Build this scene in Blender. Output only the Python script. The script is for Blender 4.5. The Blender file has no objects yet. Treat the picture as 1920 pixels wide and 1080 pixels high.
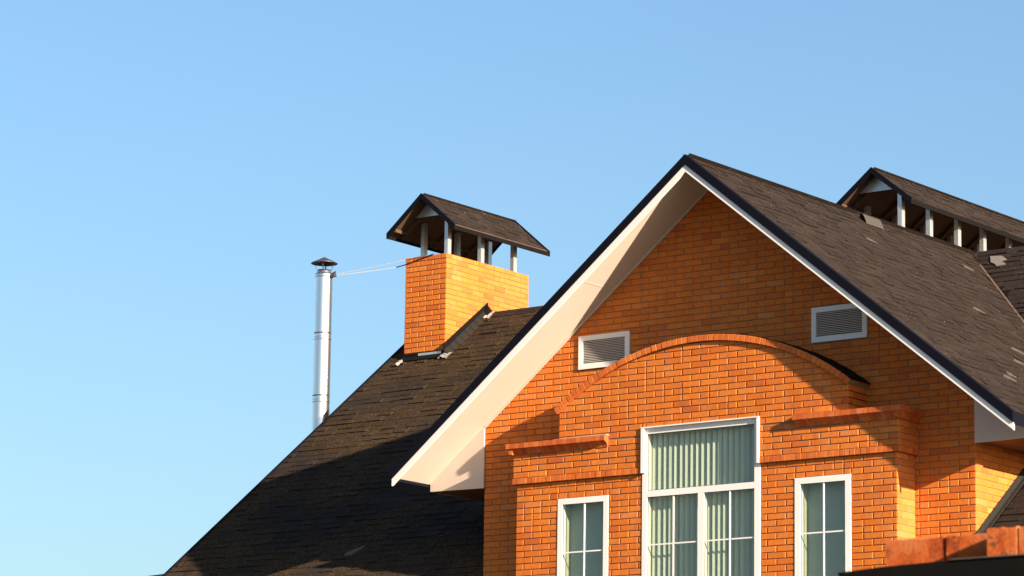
import bpy, math, random
from mathutils import Matrix, Vector
R = math.radians
random.seed(7)
S = bpy.context.scene
COL = S.collection

# ------------------------------------------------------------------ camera
ZO = 8.514                                   # ground is z = 0; house numbers below are measured from here
cam_d = bpy.data.cameras.new('camera')
cam = bpy.data.objects.new('camera', cam_d); COL.objects.link(cam)
yaw, pitch, roll = R(36.7056), R(11.0454), R(0.82544)
f0 = Vector((-math.sin(yaw), math.cos(yaw), 0)); r0 = Vector((math.cos(yaw), math.sin(yaw), 0)); u0 = Vector((0, 0, 1))
fw = f0*math.cos(pitch)+u0*math.sin(pitch); uu = u0*math.cos(pitch)-f0*math.sin(pitch)
rt = r0*math.cos(roll)+uu*math.sin(roll); up = uu*math.cos(roll)-r0*math.sin(roll)
M = Matrix((rt, up, -fw)).transposed().to_4x4(); M.translation = Vector((26.845, -35.492, 1.6))
cam.matrix_world = M
cam_d.sensor_width = 36; cam_d.lens = 6743.3/1920*36; cam_d.clip_end = 3000; cam_d.clip_start = .5
cam_d.dof.use_dof = True; cam_d.dof.focus_distance = 46; cam_d.dof.aperture_fstop = 9
S.camera = cam
# ------------------------------------------------------------------ sky, sun, exposure
SUN = Vector((1, -.2405, .3195)).normalized()
w = bpy.data.worlds.new('World'); S.world = w; w.use_nodes = True
nt = w.node_tree; bg = nt.nodes['Background']; sk = nt.nodes.new('ShaderNodeTexSky'); sk.sky_type = 'NISHITA'
sk.sun_disc = False; sk.sun_elevation = math.asin(SUN.z); sk.sun_rotation = math.atan2(SUN.x, SUN.y)
sk.air_density = 1.25; sk.dust_density = 1.5; sk.ozone_density = 4.6; sk.altitude = 0
nt.links.new(sk.outputs[0], bg.inputs[0]); bg.inputs[1].default_value = .0555
sl = bpy.data.lights.new('sun', 'SUN'); sl.energy = 5; sl.angle = R(.5); sl.color = (1, .82, .60)
so = bpy.data.objects.new('sun', sl); COL.objects.link(so); so.rotation_euler = SUN.to_track_quat('Z', 'Y').to_euler(); so.location = (30, -20, 30)
S.view_settings.view_transform = 'Standard'; S.view_settings.look = 'None'; S.view_settings.gamma = 1; S.view_settings.exposure = 1.84

# ------------------------------------------------------------------ materials
def mat(name): 
    m = bpy.data.materials.new(name); m.use_nodes = True
    return m, m.node_tree, m.node_tree.nodes['Principled BSDF']
def N(t, kind, **kw):
    n = t.nodes.new(kind)
    for k, v in kw.items(): setattr(n, k, v)
    return n
def noise(t, scale, detail=4, rough=.55, vec=None):
    n = N(t, 'ShaderNodeTexNoise'); n.inputs['Scale'].default_value = scale; n.inputs['Detail'].default_value = detail; n.inputs['Roughness'].default_value = rough
    if vec is None:
        g = N(t, 'ShaderNodeNewGeometry'); vec = g.outputs['Position']
    t.links.new(vec, n.inputs['Vector']); return n.outputs['Fac']
def ramp(t, fac, *stops):
    n = N(t, 'ShaderNodeValToRGB'); e = n.color_ramp.elements
    while len(e) < len(stops): e.new(.5)
    for i, (p, c) in enumerate(stops): e[i].position = p; e[i].color = (*c, 1) if len(c) == 3 else c
    t.links.new(fac, n.inputs[0]); return n.outputs[0]
def mix(t, fac, a, b, mode='MIX'):
    n = N(t, 'ShaderNodeMix', data_type='RGBA', blend_type=mode)
    for s, v in ((n.inputs[0], fac), (n.inputs[6], a), (n.inputs[7], b)):
        if isinstance(v, (int, float)): s.default_value = v
        elif isinstance(v, tuple): s.default_value = (*v, 1)
        else: t.links.new(v, s)
    return n.outputs[2]
def bump(t, p, h, strength=.3, dist=.003):
    b = N(t, 'ShaderNodeBump'); b.inputs['Strength'].default_value = strength; b.inputs['Distance'].default_value = dist
    t.links.new(h, b.inputs['Height']); t.links.new(b.outputs[0], p.inputs['Normal'])
def rnd_of(t, single):
    if single: return N(t, 'ShaderNodeObjectInfo').outputs['Random']
    a = N(t, 'ShaderNodeAttribute', attribute_name='rnd'); return a.outputs['Fac']
def plain(name, col, rough=.6, metal=0, var=.12, scale=9, bumpy=0, bs=60, spec=.5):
    m, t, p = mat(name); p.inputs['Specular IOR Level'].default_value = spec
    c = mix(t, noise(t, scale, 5), tuple(x*(1-var) for x in col), tuple(min(1, x*(1+var)) for x in col))
    t.links.new(c, p.inputs['Base Color']); p.inputs['Roughness'].default_value = rough; p.inputs['Metallic'].default_value = metal
    if bumpy: bump(t, p, noise(t, bs, 6), bumpy)
    return m
def brick_mat(name, stops, single):
    m, t, p = mat(name)
    c = ramp(t, rnd_of(t, single), *stops)
    c = mix(t, ramp(t, noise(t, 1.1, 3), (.42, (0, 0, 0)), (.72, (.35, .35, .35))), c, (.50, .165, .045))
    c = mix(t, ramp(t, noise(t, 26, 6, .7), (.35, (0, 0, 0)), (.75, (.45, .45, .45))), c, (.30, .062, .015))
    c = mix(t, ramp(t, noise(t, 5, 4, .6), (.60, (0, 0, 0)), (.82, (.35, .35, .35))), c, (.52, .30, .17))
    g = N(t, 'ShaderNodeNewGeometry'); v = N(t, 'ShaderNodeVectorMath', operation='MULTIPLY'); v.inputs[1].default_value = (7, 7, .7); t.links.new(g.outputs['Position'], v.inputs[0])
    c = mix(t, ramp(t, noise(t, 1, 5, .65, v.outputs[0]), (.50, (0, 0, 0)), (.78, (.42, .42, .42))), c, (.22, .055, .018))
    t.links.new(c, p.inputs['Base Color']); p.inputs['Roughness'].default_value = .8
    p.inputs['Specular IOR Level'].default_value = .25
    bump(t, p, noise(t, 140, 5, .7), .35, .002)
    return m
BS = ((0, (.40, .088, .014)), (.10, (.50, .124, .014)), (.5, (.545, .147, .016)), (.9, (.57, .160, .019)), (.97, (.59, .185, .032)), (1, (.54, .18, .05)))
BR = ((0, (.36, .068, .016)), (.5, (.47, .100, .020)), (.9, (.53, .130, .03)), (1, (.5, .16, .06)))
m_brick, m_brick_s = brick_mat('orange_brick', BS, True), brick_mat('orange_brick_mass', BS, False)
m_mid = brick_mat('header_brick', ((0, (.40, .082, .015)), (.5, (.51, .122, .018)), (.9, (.56, .15, .025)), (1, (.53, .17, .05))), True)
m_red, m_red_s = brick_mat('red_brick', BR, True), brick_mat('red_brick_mass', BR, False)
m_mortar = plain('mortar', (.20, .12, .065), .9, 0, .25, 20, .4, 200)
def shingle_mat(name, single, moss):
    m, t, p = mat(name)
    c = ramp(t, rnd_of(t, single), (0, (.0135, .0098, .0088)), (.5, (.0182, .0134, .0118)), (1, (.025, .0182, .016)))
    c = mix(t, ramp(t, noise(t, 420, 2, .8), (.35, (0, 0, 0)), (.8, (.7, .7, .7))), c, (.036, .027, .023))
    c = mix(t, ramp(t, noise(t, 1.6, 4), (.4, (0, 0, 0)), (.75, (.5, .5, .5))), c, (.021, .0148, .012))
    if moss:
        a = ramp(t, noise(t, 1.0, 4, .6), (.36, (.1, .1, .1)), (.62, (1, 1, 1))); b = ramp(t, noise(t, 38, 5, .75), (.48, (0, 0, 0)), (.66, (.9, .9, .9)))
        c = mix(t, mix(t, 1.0, a, b, 'MULTIPLY'), c, (.125, .068, .009))
    s = ramp(t, noise(t, 48, 1, .5), (.745, (0, 0, 0)), (.765, (1, 1, 1)))
    c = mix(t, s, c, (.22, .19, .15))
    t.links.new(c, p.inputs['Base Color']); p.inputs['Roughness'].default_value = .95; p.inputs['Specular IOR Level'].default_value = .0555
    bump(t, p, noise(t, 300, 3, .8), .5, .003)
    return m
m_sh, m_sh_s = shingle_mat('shingle', True, False), shingle_mat('shingle_mass', False, False)
m_mo, m_mo_s = shingle_mat('mossy_shingle', True, True), shingle_mat('mossy_shingle_mass', False, True)
m_felt = plain('black_felt', (.005, .0045, .0045), .95, 0, .3, 14, .3, 60, .08)
m_navy = plain('navy_metal', (.0028, .003, .0075), .7, 0, .2, 5, 0, 60, .1)
m_white = plain('white_plastic', (.66, .65, .65), .45, 0, .05, 3)
m_cream = plain('cream_siding', (.50, .42, .375), .5, 0, .05, 2.5)
m_jamb = plain('cream_reveal', (.46, .42, .27), .6)
m_gasket = plain('rubber_gasket', (.02, .02, .02), .7)
m_brown = plain('brown_soffit', (.16, .075, .035), .6, 0, .2, 6)
m_wood = plain('dark_timber', (.055, .028, .014), .85, 0, .5, 7, .3)
m_galv = plain('galvanised_steel', (.62, .61, .59), .42, .85, .15, 12)
m_steel = plain('stainless_steel', (.86, .86, .87), .30, 1, .04, 4)
m_dsteel = plain('tarnished_steel', (.11, .09, .10), .4, .7, .3, 12)
m_foil = plain('aluminium_foil', (.24, .225, .21), .6, .4, .2, 30, .6, 40)
m_flash = plain('flashing_strip', (.014, .0125, .0115), .8, 0, .4, 15, .3, 60, .15)
m_patch = plain('bare_patch', (.066, .056, .049), .8, 0, .3, 30)
m_cable = plain('cable_rubber', (.015, .015, .017), .6)
m_wire = plain('wire_pale', (.32, .30, .275), .4, .3, .1)
m_roller = plain('roller_fabric', (.34, .38, .335), .85, 0, .06, 30, .2, 400)
m_blind = plain('blind_fabric', (.60, .59, .46), .8, 0, .06, 30, .2, 400)
m_room = plain('room_paint', (.25, .26, .24), .9)
m_terra, t, p = mat('weathered_terracotta')
c = ramp(t, noise(t, 7, 6, .65), (.30, (.13, .022, .008)), (.5, (.45, .085, .014)), (.68, (.50, .13, .032)), (.8, (.30, .12, .06)))
c = mix(t, ramp(t, noise(t, 55, 6, .75), (.50, (0, 0, 0)), (.72, (.8, .8, .8))), c, (.16, .035, .015))
c = mix(t, ramp(t, noise(t, 3.5, 4, .6), (.48, (0, 0, 0)), (.62, (.8, .8, .8))), c, (.44, .15, .055))
c = mix(t, ramp(t, noise(t, 16, 3, .6), (.62, (0, 0, 0)), (.72, (.9, .9, .9))), c, (.05, .03, .022))
t.links.new(c, p.inputs['Base Color']); p.inputs['Roughness'].default_value = .85; p.inputs['Specular IOR Level'].default_value = .2; bump(t, p, noise(t, 60, 6, .7), .8, .004)
m_concrete = plain('render_coat', (.30, .28, .25), .9, 0, .2, 3, .3)
m_ground = plain('ground_grass', (.085, .075, .045), .95, 0, .4, .6, .4, 8)
m_glass, t, p = mat('window_glass'); t.nodes.remove(p)
tr = N(t, 'ShaderNodeBsdfTransparent'); tr.inputs[0].default_value = (.89, .94, .93, 1); gl = N(t, 'ShaderNodeBsdfGlossy'); gl.inputs['Roughness'].default_value = .02
lwt = N(t, 'ShaderNodeLayerWeight'); lwt.inputs[0].default_value = .5; pw = N(t, 'ShaderNodeMath', operation='POWER'); pw.inputs[1].default_value = 5
fr = N(t, 'ShaderNodeMath', operation='MULTIPLY_ADD'); fr.inputs[1].default_value = .95; fr.inputs[2].default_value = .035; ms = N(t, 'ShaderNodeMixShader')
t.links.new(lwt.outputs['Facing'], pw.inputs[0]); t.links.new(pw.outputs[0], fr.inputs[0])
t.links.new(fr.outputs[0], ms.inputs[0]); t.links.new(tr.outputs[0], ms.inputs[1]); t.links.new(gl.outputs[0], ms.inputs[2]); t.links.new(ms.outputs[0], t.nodes['Material Output'].inputs[0])
# brick pattern for walls far below the frame
m_far, t, p = mat('brickwork_below'); bt = N(t, 'ShaderNodeTexBrick'); g = N(t, 'ShaderNodeNewGeometry'); mp = N(t, 'ShaderNodeVectorMath', operation='MULTIPLY')
sx = N(t, 'ShaderNodeSeparateXYZ'); cx = N(t, 'ShaderNodeCombineXYZ'); ad = N(t, 'ShaderNodeMath', operation='ADD')
t.links.new(g.outputs['Position'], sx.inputs[0]); t.links.new(sx.outputs[0], ad.inputs[0]); t.links.new(sx.outputs[1], ad.inputs[1]); t.links.new(ad.outputs[0], cx.inputs[0]); t.links.new(sx.outputs[2], cx.inputs[1])
t.links.new(cx.outputs[0], bt.inputs['Vector']); bt.inputs['Scale'].default_value = 1; bt.inputs['Brick Width'].default_value = .26; bt.inputs['Row Height'].default_value = .0755; bt.inputs['Mortar Size'].default_value = .005
bt.inputs['Color1'].default_value = (.42, .09, .015, 1); bt.inputs['Color2'].default_value = (.52, .13, .02, 1); bt.inputs['Mortar'].default_value = (.33, .24, .15, 1)
t.links.new(bt.outputs[0], p.inputs['Base Color']); p.inputs['Roughness'].default_value = .85

# ------------------------------------------------------------------ mesh helpers (house numbers: z measured from ZO)
def link(name, me, parent=None, loc=None, rot=None):
    o = bpy.data.objects.new(name, me); COL.objects.link(o)
    if parent: o.parent = parent
    if loc: o.location = loc
    if rot: o.rotation_euler = rot
    return o
def mesh(name, V, F, material, smooth=False):
    me = bpy.data.meshes.new(name); me.from_pydata([tuple(v) for v in V], [], F); me.materials.append(material)
    if smooth: me.polygons.foreach_set('use_smooth', [True]*len(me.polygons))
    me.update(); return me
class MB:
    """collects pieces of ONE part in world space (z + ZO)"""
    def __init__(s): s.V = []; s.F = []; s.A = []
    def add(s, V, F, rnd=0.):
        n = len(s.V); s.V += [(v[0], v[1], v[2]) for v in V]; s.F += [tuple(i+n for i in f) for f in F]; s.A += [rnd]*len(F)
        return s
    def box(s, x0, x1, y0, y1, z0, z1, rnd=0.):
        V = [(x, y, z) for z in (z0, z1) for y in (y0, y1) for x in (x0, x1)]
        return s.add(V, [(0, 2, 3, 1), (4, 5, 7, 6), (0, 1, 5, 4), (2, 6, 7, 3), (0, 4, 6, 2), (1, 3, 7, 5)], rnd)
    def prism(s, poly, a, b, axis='y', rnd=0.):
        """poly: 2D points; extruded along axis from a to b (y: points are x,z; x: points are y,z; z: points are x,y)"""
        def P(u, v, w): return (u, w, v) if axis == 'y' else (w, u, v) if axis == 'x' else (u, v, w)
        n = len(poly); V = [P(u, v, a) for u, v in poly]+[P(u, v, b) for u, v in poly]
        F = [tuple(range(n))[::-1], tuple(range(n, 2*n))]+[(i, (i+1) % n, n+(i+1) % n, n+i) for i in range(n)]
        return s.add(V, F, rnd)
    def bar(s, p, q, wdt, hgt, upv=(0, 0, 1), rnd=0.):
        p, q = Vector(p), Vector(q); d = (q-p).normalized(); a = d.cross(Vector(upv)).normalized(); b = a.cross(d)
        V = [c+a*i*wdt/2+b*j*hgt/2 for c in (p, q) for j in (-1, 1) for i in (-1, 1)]
        return s.add(V, [(0, 2, 3, 1), (4, 5, 7, 6), (0, 1, 5, 4), (2, 6, 7, 3), (0, 4, 6, 2), (1, 3, 7, 5)], rnd)
    def tube(s, p, q, r, n=10, r2=None, caps=True):
        p, q = Vector(p), Vector(q); d = (q-p).normalized(); a = d.orthogonal().normalized(); b = d.cross(a); r2 = r if r2 is None else r2
        V = [c+(a*math.cos(k*2*math.pi/n)+b*math.sin(k*2*math.pi/n))*rr for c, rr in ((p, r), (q, r2)) for k in range(n)]
        F = [(k, (k+1) % n, n+(k+1) % n, n+k) for k in range(n)]
        if caps: F += [tuple(range(n))[::-1], tuple(range(n, 2*n))]
        return s.add(V, F)
    def build(s, name, material, parent=None, smooth=False, kind=None):
        me = mesh(name, [(x, y, z+ZO) for x, y, z in s.V], s.F, material, smooth)
        if any(s.A):
            at = me.attributes.new('rnd', 'FLOAT', 'FACE'); at.data.foreach_set('value', s.A)
        o = link(name, me, parent)
        if kind: o['kind'] = kind
        return o
def tag(o, label=None, cat=None, group=None, kind=None):
    for k, v in (('label', label), ('category', cat), ('group', group), ('kind', kind)):
        if v: o[k] = v
    return o
def empty(name, loc):
    o = bpy.data.objects.new(name, None); COL.objects.link(o); o.location = loc; o.empty_display_size = .3; return o

# ---- convex 2D tools
def clip(poly, a, b, c):
    """keep a*u+b*v <= c"""
    out = []
    for i in range(len(poly)):
        p, q = poly[i], poly[(i+1) % len(poly)]; dp, dq = a*p[0]+b*p[1]-c, a*q[0]+b*q[1]-c
        if dp <= 0: out.append(p)
        if dp*dq < 0:
            k = dp/(dp-dq); out.append((p[0]+k*(q[0]-p[0]), p[1]+k*(q[1]-p[1])))
    return out
def area(p): return .5*sum(p[i][0]*p[(i+1) % len(p)][1]-p[(i+1) % len(p)][0]*p[i][1] for i in range(len(p)))
def dedupe(p):
    o = []
    for q in p:
        if not o or math.hypot(q[0]-o[-1][0], q[1]-o[-1][1]) > .002: o.append(q)
    if len(o) > 1 and math.hypot(o[0][0]-o[-1][0], o[0][1]-o[-1][1]) < .002: o.pop()
    return o
def inset(p, c):
    n = len(p); L = []
    for i in range(n):
        a, b = p[i], p[(i+1) % n]; d = math.hypot(b[0]-a[0], b[1]-a[1]); nx, ny = -(b[1]-a[1])/d, (b[0]-a[0])/d
        cc = c[0] if abs(nx) > .8 else c[1]
        L.append((nx, ny, nx*a[0]+ny*a[1]+cc))
    o = []
    for i in range(n):
        A, B = L[i-1], L[i]; det = A[0]*B[1]-A[1]*B[0]
        if abs(det) < 1e-4: return None
        o.append(((A[2]*B[1]-A[1]*B[2])/det, (A[0]*B[2]-A[2]*B[0])/det))
    return o if area(o) > .2*area(p) else None
def pillow(poly, depth=.03, c=(.009, .0034)):
    """a moulded brick face: front inset polygon, chamfered arrises, sides; (u,v,w) with w into the wall"""
    if not isinstance(c, tuple): c = (c, c)
    n = len(poly); q = inset(poly, c)
    if q is None or len(q) != n: q = [(.9*u+.1*sum(a for a, _ in poly)/n, .9*v+.1*sum(b for _, b in poly)/n) for u, v in poly]
    V = [(u, v, 0) for u, v in q]+[(u, v, .0015+c[1]) for u, v in poly]+[(u, v, depth) for u, v in poly]
    F = [tuple(range(n))]
    for k in (0, n): F += [(k+(i+1) % n, k+i, k+n+i, k+n+(i+1) % n) for i in range(n)]
    return V, F
JT = .0092                                    # joint
def rows(u0, u1, v0, v1, course, pv, pu, holes=(), clips=(), header=.05, first_half=True):
    """running bond -> list of (poly, is_rect)"""
    out = []; rg = random.Random(int(u0*1000)+int(v0*777))
    k = math.floor((v0-pv)/course)
    while pv+k*course < v1-1e-6:
        a, b = pv+k*course, pv+(k+1)*course
        segs = [(u0, u1, max(a, v0), min(b, v1))]
        for (hu0, hu1, hv0, hv1) in holes:
            ns = []
            for (s0, s1, t0, t1) in segs:
                if hu1 <= s0 or hu0 >= s1 or hv1 <= t0 or hv0 >= t1: ns.append((s0, s1, t0, t1)); continue
                if s0 < hu0: ns.append((s0, hu0, t0, t1))
                if s1 > hu1: ns.append((hu1, s1, t0, t1))
                if t1-hv1 > .018: ns.append((max(s0, hu0), min(s1, hu1), hv1, t1))
                if hv0-t0 > .018: ns.append((max(s0, hu0), min(s1, hu1), t0, hv0))
            segs = ns
        off = pu+(.13 if k % 2 else 0)
        for (s0, s1, t0, t1) in segs:
            if t1-t0 < .02: continue
            i = math.floor((s0-off)/.26); cuts = [s0]
            while off+i*.26 < s1:
                c = off+i*.26
                if c > s0+.035 and c < s1-.035: cuts.append(c)
                if rg.random() < header and s0+.1 < c+.13 < s1-.1: cuts.append(c+.13)
                i += 1
            cuts = sorted(set(cuts))+[s1]
            for p, q in zip(cuts[:-1], cuts[1:]):
                e0 = 0 if p == u0 else JT/2; e1 = 0 if q == u1 else JT/2
                j = rg.uniform(-.0012, .0012)
                poly = [(p+e0+j, t0+JT/2), (q-e1+j, t0+JT/2), (q-e1+j, t1-JT/2), (p+e0+j, t1-JT/2)]
                rect = True
                for (A, B, Cc) in clips:
                    if any(A*u+B*v > Cc for u, v in poly): poly = clip(poly, A, B, Cc); rect = False
                    if len(poly) < 3: break
                if len(poly) < 3: continue
                poly = dedupe(poly)
                if len(poly) < 3 or area(poly) < .0004: continue
                out.append((poly, rect))
        k += 1
    return out
def frame_of(face, at):
    """wall frames: 'front' faces -Y at Y = at; 'right' faces +X at X = at"""
    if face == 'front': return lambda u, v, ww: (u, at+ww, v)
    return lambda u, v, ww: (at-ww, u, v)
SHARED = {}; MASS = {}
def in_frame(P):
    v = Vector((P[0], P[1], P[2]+ZO))-M.translation; d = v.dot(fw); x = v.dot(rt)/d*6743.3; y = -v.dot(up)/d*6743.3
    return abs(x) < 962 and abs(y) < 542
def lay(bricks, face, at, parent, singles, mats=(None, None), name='brick', hidden=None, shown_first=None):
    """up to `singles` whole bricks become objects sharing mesh data, the rest one mass"""
    fr_ = frame_of(face, at); ms_, mm_ = mats; mass = MASS.setdefault(parent.name, (MB(), mm_, parent))[0]; cand = []; rg = random.Random(len(bricks))
    for poly, rect in bricks:
        cu = sum(p[0] for p in poly)/len(poly); cv = sum(p[1] for p in poly)/len(poly); P = fr_(cu, cv, 0)
        vis = in_frame(P) and not (hidden and hidden(cu, cv))
        d = (Vector((P[0], P[1], P[2]+ZO))-M.translation).length
        cand.append((0 if (vis and area(poly) > .006) else 1, -area(poly)/d/d if not rect else -round(area(poly), 3)/d/d, cu, cv, poly, rect, vis))
    cand.sort(key=lambda c: (c[0], c[1]))
    for i, (bad, _, cu, cv, poly, rect, vis) in enumerate(cand):
        dw = rg.uniform(-.0018, .0018)
        if i < singles and not bad:
            rel = [(u-cu, v-cv) for u, v in poly]
            key = (face, ms_.name, tuple((round(u*500), round(v*500)) for u, v in rel)) if rect else None
            me = SHARED.get(key) if key else None
            if me is None:
                V, F = pillow(rel); f2 = frame_of(face, 0); me = mesh(name, [f2(*v) for v in V], F, ms_)
                if key: SHARED[key] = me
            P = fr_(cu, cv, dw); o = link(name, me, parent, (P[0], P[1], P[2]+ZO))
            a = rg.uniform(-.004, .004); o.rotation_euler = (a*.3, 0, a) if face == 'front' else (0, a*.3, a)
        else:
            V, F = pillow(poly); mass.add([fr_(u, v, ww+dw) for u, v, ww in V], F, max(.001, rg.random()))
OB = (m_brick, m_brick_s)

# ------------------------------------------------------------------ ground
g_me = mesh('ground', [(-600, -600, 0), (600, -600, 0), (600, 600, 0), (-600, 600, 0)], [(0, 1, 2, 3)], m_ground)
tag(link('ground', g_me), kind='structure')

# ------------------------------------------------------------------ the house
house = tag(empty('brick_house', (0, 0, 0)), 'orange brick house with dark shingled roofs, white trimmed gable and arched window bay', 'house')
XC, SL, APX = 3.49, .793, 2.875              # gable axis, gable roof slope, roof deck apex
YR, ZR, SM = 6.15, 2.875, .77                # main ridge: y, z, slope
W = 6.97                                     # gable wall width
CR = .0755                                   # brick course
def zg(x, top=APX): return top-SL*abs(x-XC)
def zm(y, top=ZR): return top-SM*abs(YR-y)

# gable wall: core, then bricks
wall = MB()
wall.prism([(.006, -3.2), (W-.006, -3.2), (W-.006, zg(W)-.02), (XC, APX-.03), (.006, zg(0)-.02)], .009, .26)
o_wall = wall.build('gable_wall', m_mortar, house)
sof = APX-.105                               # soffit plane apex
cl = [(-SL, 1, sof-SL*XC+.03), (SL, 1, sof+SL*XC+.03)]
behind = lambda u, v: (.86 < u < 6.0 and v < -.42) or (1.6 < u < 5.5 and v < .6-.16*abs(u-3.49)) or (u > 6.97)
vents = ((1.435, 2.19, .588, 1.003), (4.802, 5.557, .602, 1.02))
bk = rows(0, W-.004, -3.0, 2.9, CR, -.02, -.007, vents, cl)
bk = [b for b in bk if not (1.0 < min(p[0] for p in b[0]) and max(p[0] for p in b[0]) < 5.9 and max(p[1] for p in b[0]) < -.5)]
lay(bk, 'front', 0, o_wall, 300, OB, hidden=behind)
# right side wall of the gable wing
sw = MB(); sw.box(W-.26, W-.009, .262, 5.0, -3.2, -.74); o_side = sw.build('side_wall', m_mortar, house)
lay(rows(.004, 3.4, -2.6, -.70, CR, -.02, -.13), 'right', W, o_side, 300, OB, hidden=lambda u, v: v < zm(u)-.02)
sw = MB(); sw.box(.006, .26, .262, 5.0, -3.2, -.2); sw.build('side_wall', m_far, house)
# walls below the frame and the body of the house behind
lw = MB(); lw.box(.01, W-.01, .01, .3, -ZO, -3.0); lw.box(-5.2, .008, .5, .8, -ZO, zm(.5)-.08); lw.box(W-.008, 12.2, .5, .8, -ZO, zm(.5)-.08)
lw.box(-5.2, 12.2, 11.5, 11.8, -ZO, zm(11.5)-.08)
for x in (-5.2, 11.95): lw.prism([(.801, -ZO), (11.499, -ZO), (11.499, zm(11.5)-.08), (YR, ZR-.08), (.801, zm(.8)-.08)], x, x+.25, 'x')
lw.build('lower_wall', m_far, house)

# ------------------------------------------------------------------ bay with arch
B1, B2 = .40, .43
BL0, BL1, BU0, BU1, A0, A1 = .797, 6.181, .761, 6.221, 1.447, 5.552
ZD0, ZD1, ZL = -.84, -.769, -.40            # dentil course, ledge line
RA, ZA = 3.46, .753-3.46                     # outer radius and centre height of the arch
WB = (2.668, 4.338, -2.7, -.30); WL = (1.427, 2.173, -2.7, -1.06); WR = (4.81, 5.565, -2.7, -1.05)
bay = MB()
def solid(x0, x1, y0, z0, z1, holes):
    xs = sorted({x0, x1, *[h[0] for h in holes], *[h[1] for h in holes]})
    for a, b in zip(xs[:-1], xs[1:]):
        h = [q for q in holes if q[0] <= a and q[1] >= b]
        if h: 
            if h[0][3] < z1: bay.box(a, b, y0, 0, h[0][3], z1)
        else: bay.box(a, b, y0, 0, z0, z1)
solid(BL0+.006, BL1-.006, -B1+.009, -3.6, ZD0+.001, [WB, WL, WR])
bay.box(BL0+.006, BL1-.006, -B1+.009, 0, -ZO, -3.601)
solid(BU0+.006, BU1-.006, -B2+.009, ZD0+.002, ZL+.06, [WB])
arc = [(XC+(RA-.08)*math.sin(a), ZA+(RA-.08)*math.cos(a)) for a in [(-.64+1.28*i/40) for i in range(41)]]
arc = [(min(max(x, A0+.006), A1-.006), z) for x, z in arc]
bay.prism([(A0+.006, ZL+.061), (WB[0], ZL+.061), (WB[0], -.299), (WB[1], -.299), (WB[1], ZL+.061), (A1-.006, ZL+.061)]+arc[::-1], -B2+.009, 0)
o_bay = bay.build('window_bay', m_mortar, house)
low = rows(BL0, BL1-.004, -2.7, ZD0, CR, -.987-CR*40, BL0+.12, [WB, WL, WR])
lay(low, 'front', -B1, o_bay, 230, OB)
band = rows(BU0, BU1-.004, ZD1, ZL, CR*.985, ZD1, BU0-.01, [WB])
lay(band, 'front', -B2, o_bay, 200, OB)
cl = []
for i in range(25):
    a = -.62+1.24*i/24; nx, nz = math.sin(a), math.cos(a); cl.append((nx, nz, nx*XC+nz*ZA+RA-.078))
lay(rows(A0, A1-.004, ZL, .75, CR, -.084-CR*10, A0+.11, [WB], cl), 'front', -B2, o_bay, 300, OB)
# right-hand returns of the bay
lay(rows(-B1+.004, -.001, -2.7, ZD0, CR, -.987-CR*40, -B1+.12), 'right', BL1, o_bay, 60, OB)
lay(rows(-B2+.004, -.001, ZD1, ZL, CR*.985, ZD1, -B2+.12), 'right', BU1, o_bay, 60, OB)
lay(rows(-B2+.004, -.001, ZL, -.005, CR, -.084-CR*10, -B2+.12), 'right', A1, o_bay, 60, OB)
# dentil course of headers
dent = MB(); dent.box(BU0-.002, WB[0], -B2+.004, 0, ZD0+.004, ZD1-.003); dent.box(WB[1], BU1+.002, -B2+.004, 0, ZD0+.004, ZD1-.003)
o_dent = dent.build('header_course', m_mortar, house)
def header_run(u0, u1, v0, v1, face, at, parent, wd=.0725, mats=(m_red, m_red_s), depth=.04):
    n = max(1, round((u1-u0)/wd)); f2 = frame_of(face, 0); f3 = frame_of(face, at); st = (u1-u0)/n; rg = random.Random(n)
    for i in range(n):
        a = rg.uniform(-.0015, .0015); h = (st-.004)/2
        key = ('hd', face, round(st*2000), round((v1-v0)*2000), mats[0].name); me = SHARED.get(key)
        if me is None:
            V, F = pillow([(-h, -(v1-v0)/2), (h, -(v1-v0)/2), (h, (v1-v0)/2), (-h, (v1-v0)/2)], depth, .003); me = SHARED[key] = mesh('brick', [f2(*v) for v in V], F, mats[0])
        P = f3(u0+(i+.5)*st, (v0+v1)/2, a); link('brick', me, parent, (P[0], P[1], P[2]+ZO))
OR2 = (m_mid, m_red_s)
header_run(BU0-.008, WB[0], ZD0, ZD1, 'front', -B2-.008, o_dent, mats=OR2); header_run(WB[1]+.002, BU1+.004, ZD0, ZD1, 'front', -B2-.008, o_dent, mats=OR2)
header_run(-B2-.004, -.002, ZD0, ZD1, 'right', BU1+.008, o_dent, mats=OR2)
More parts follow.
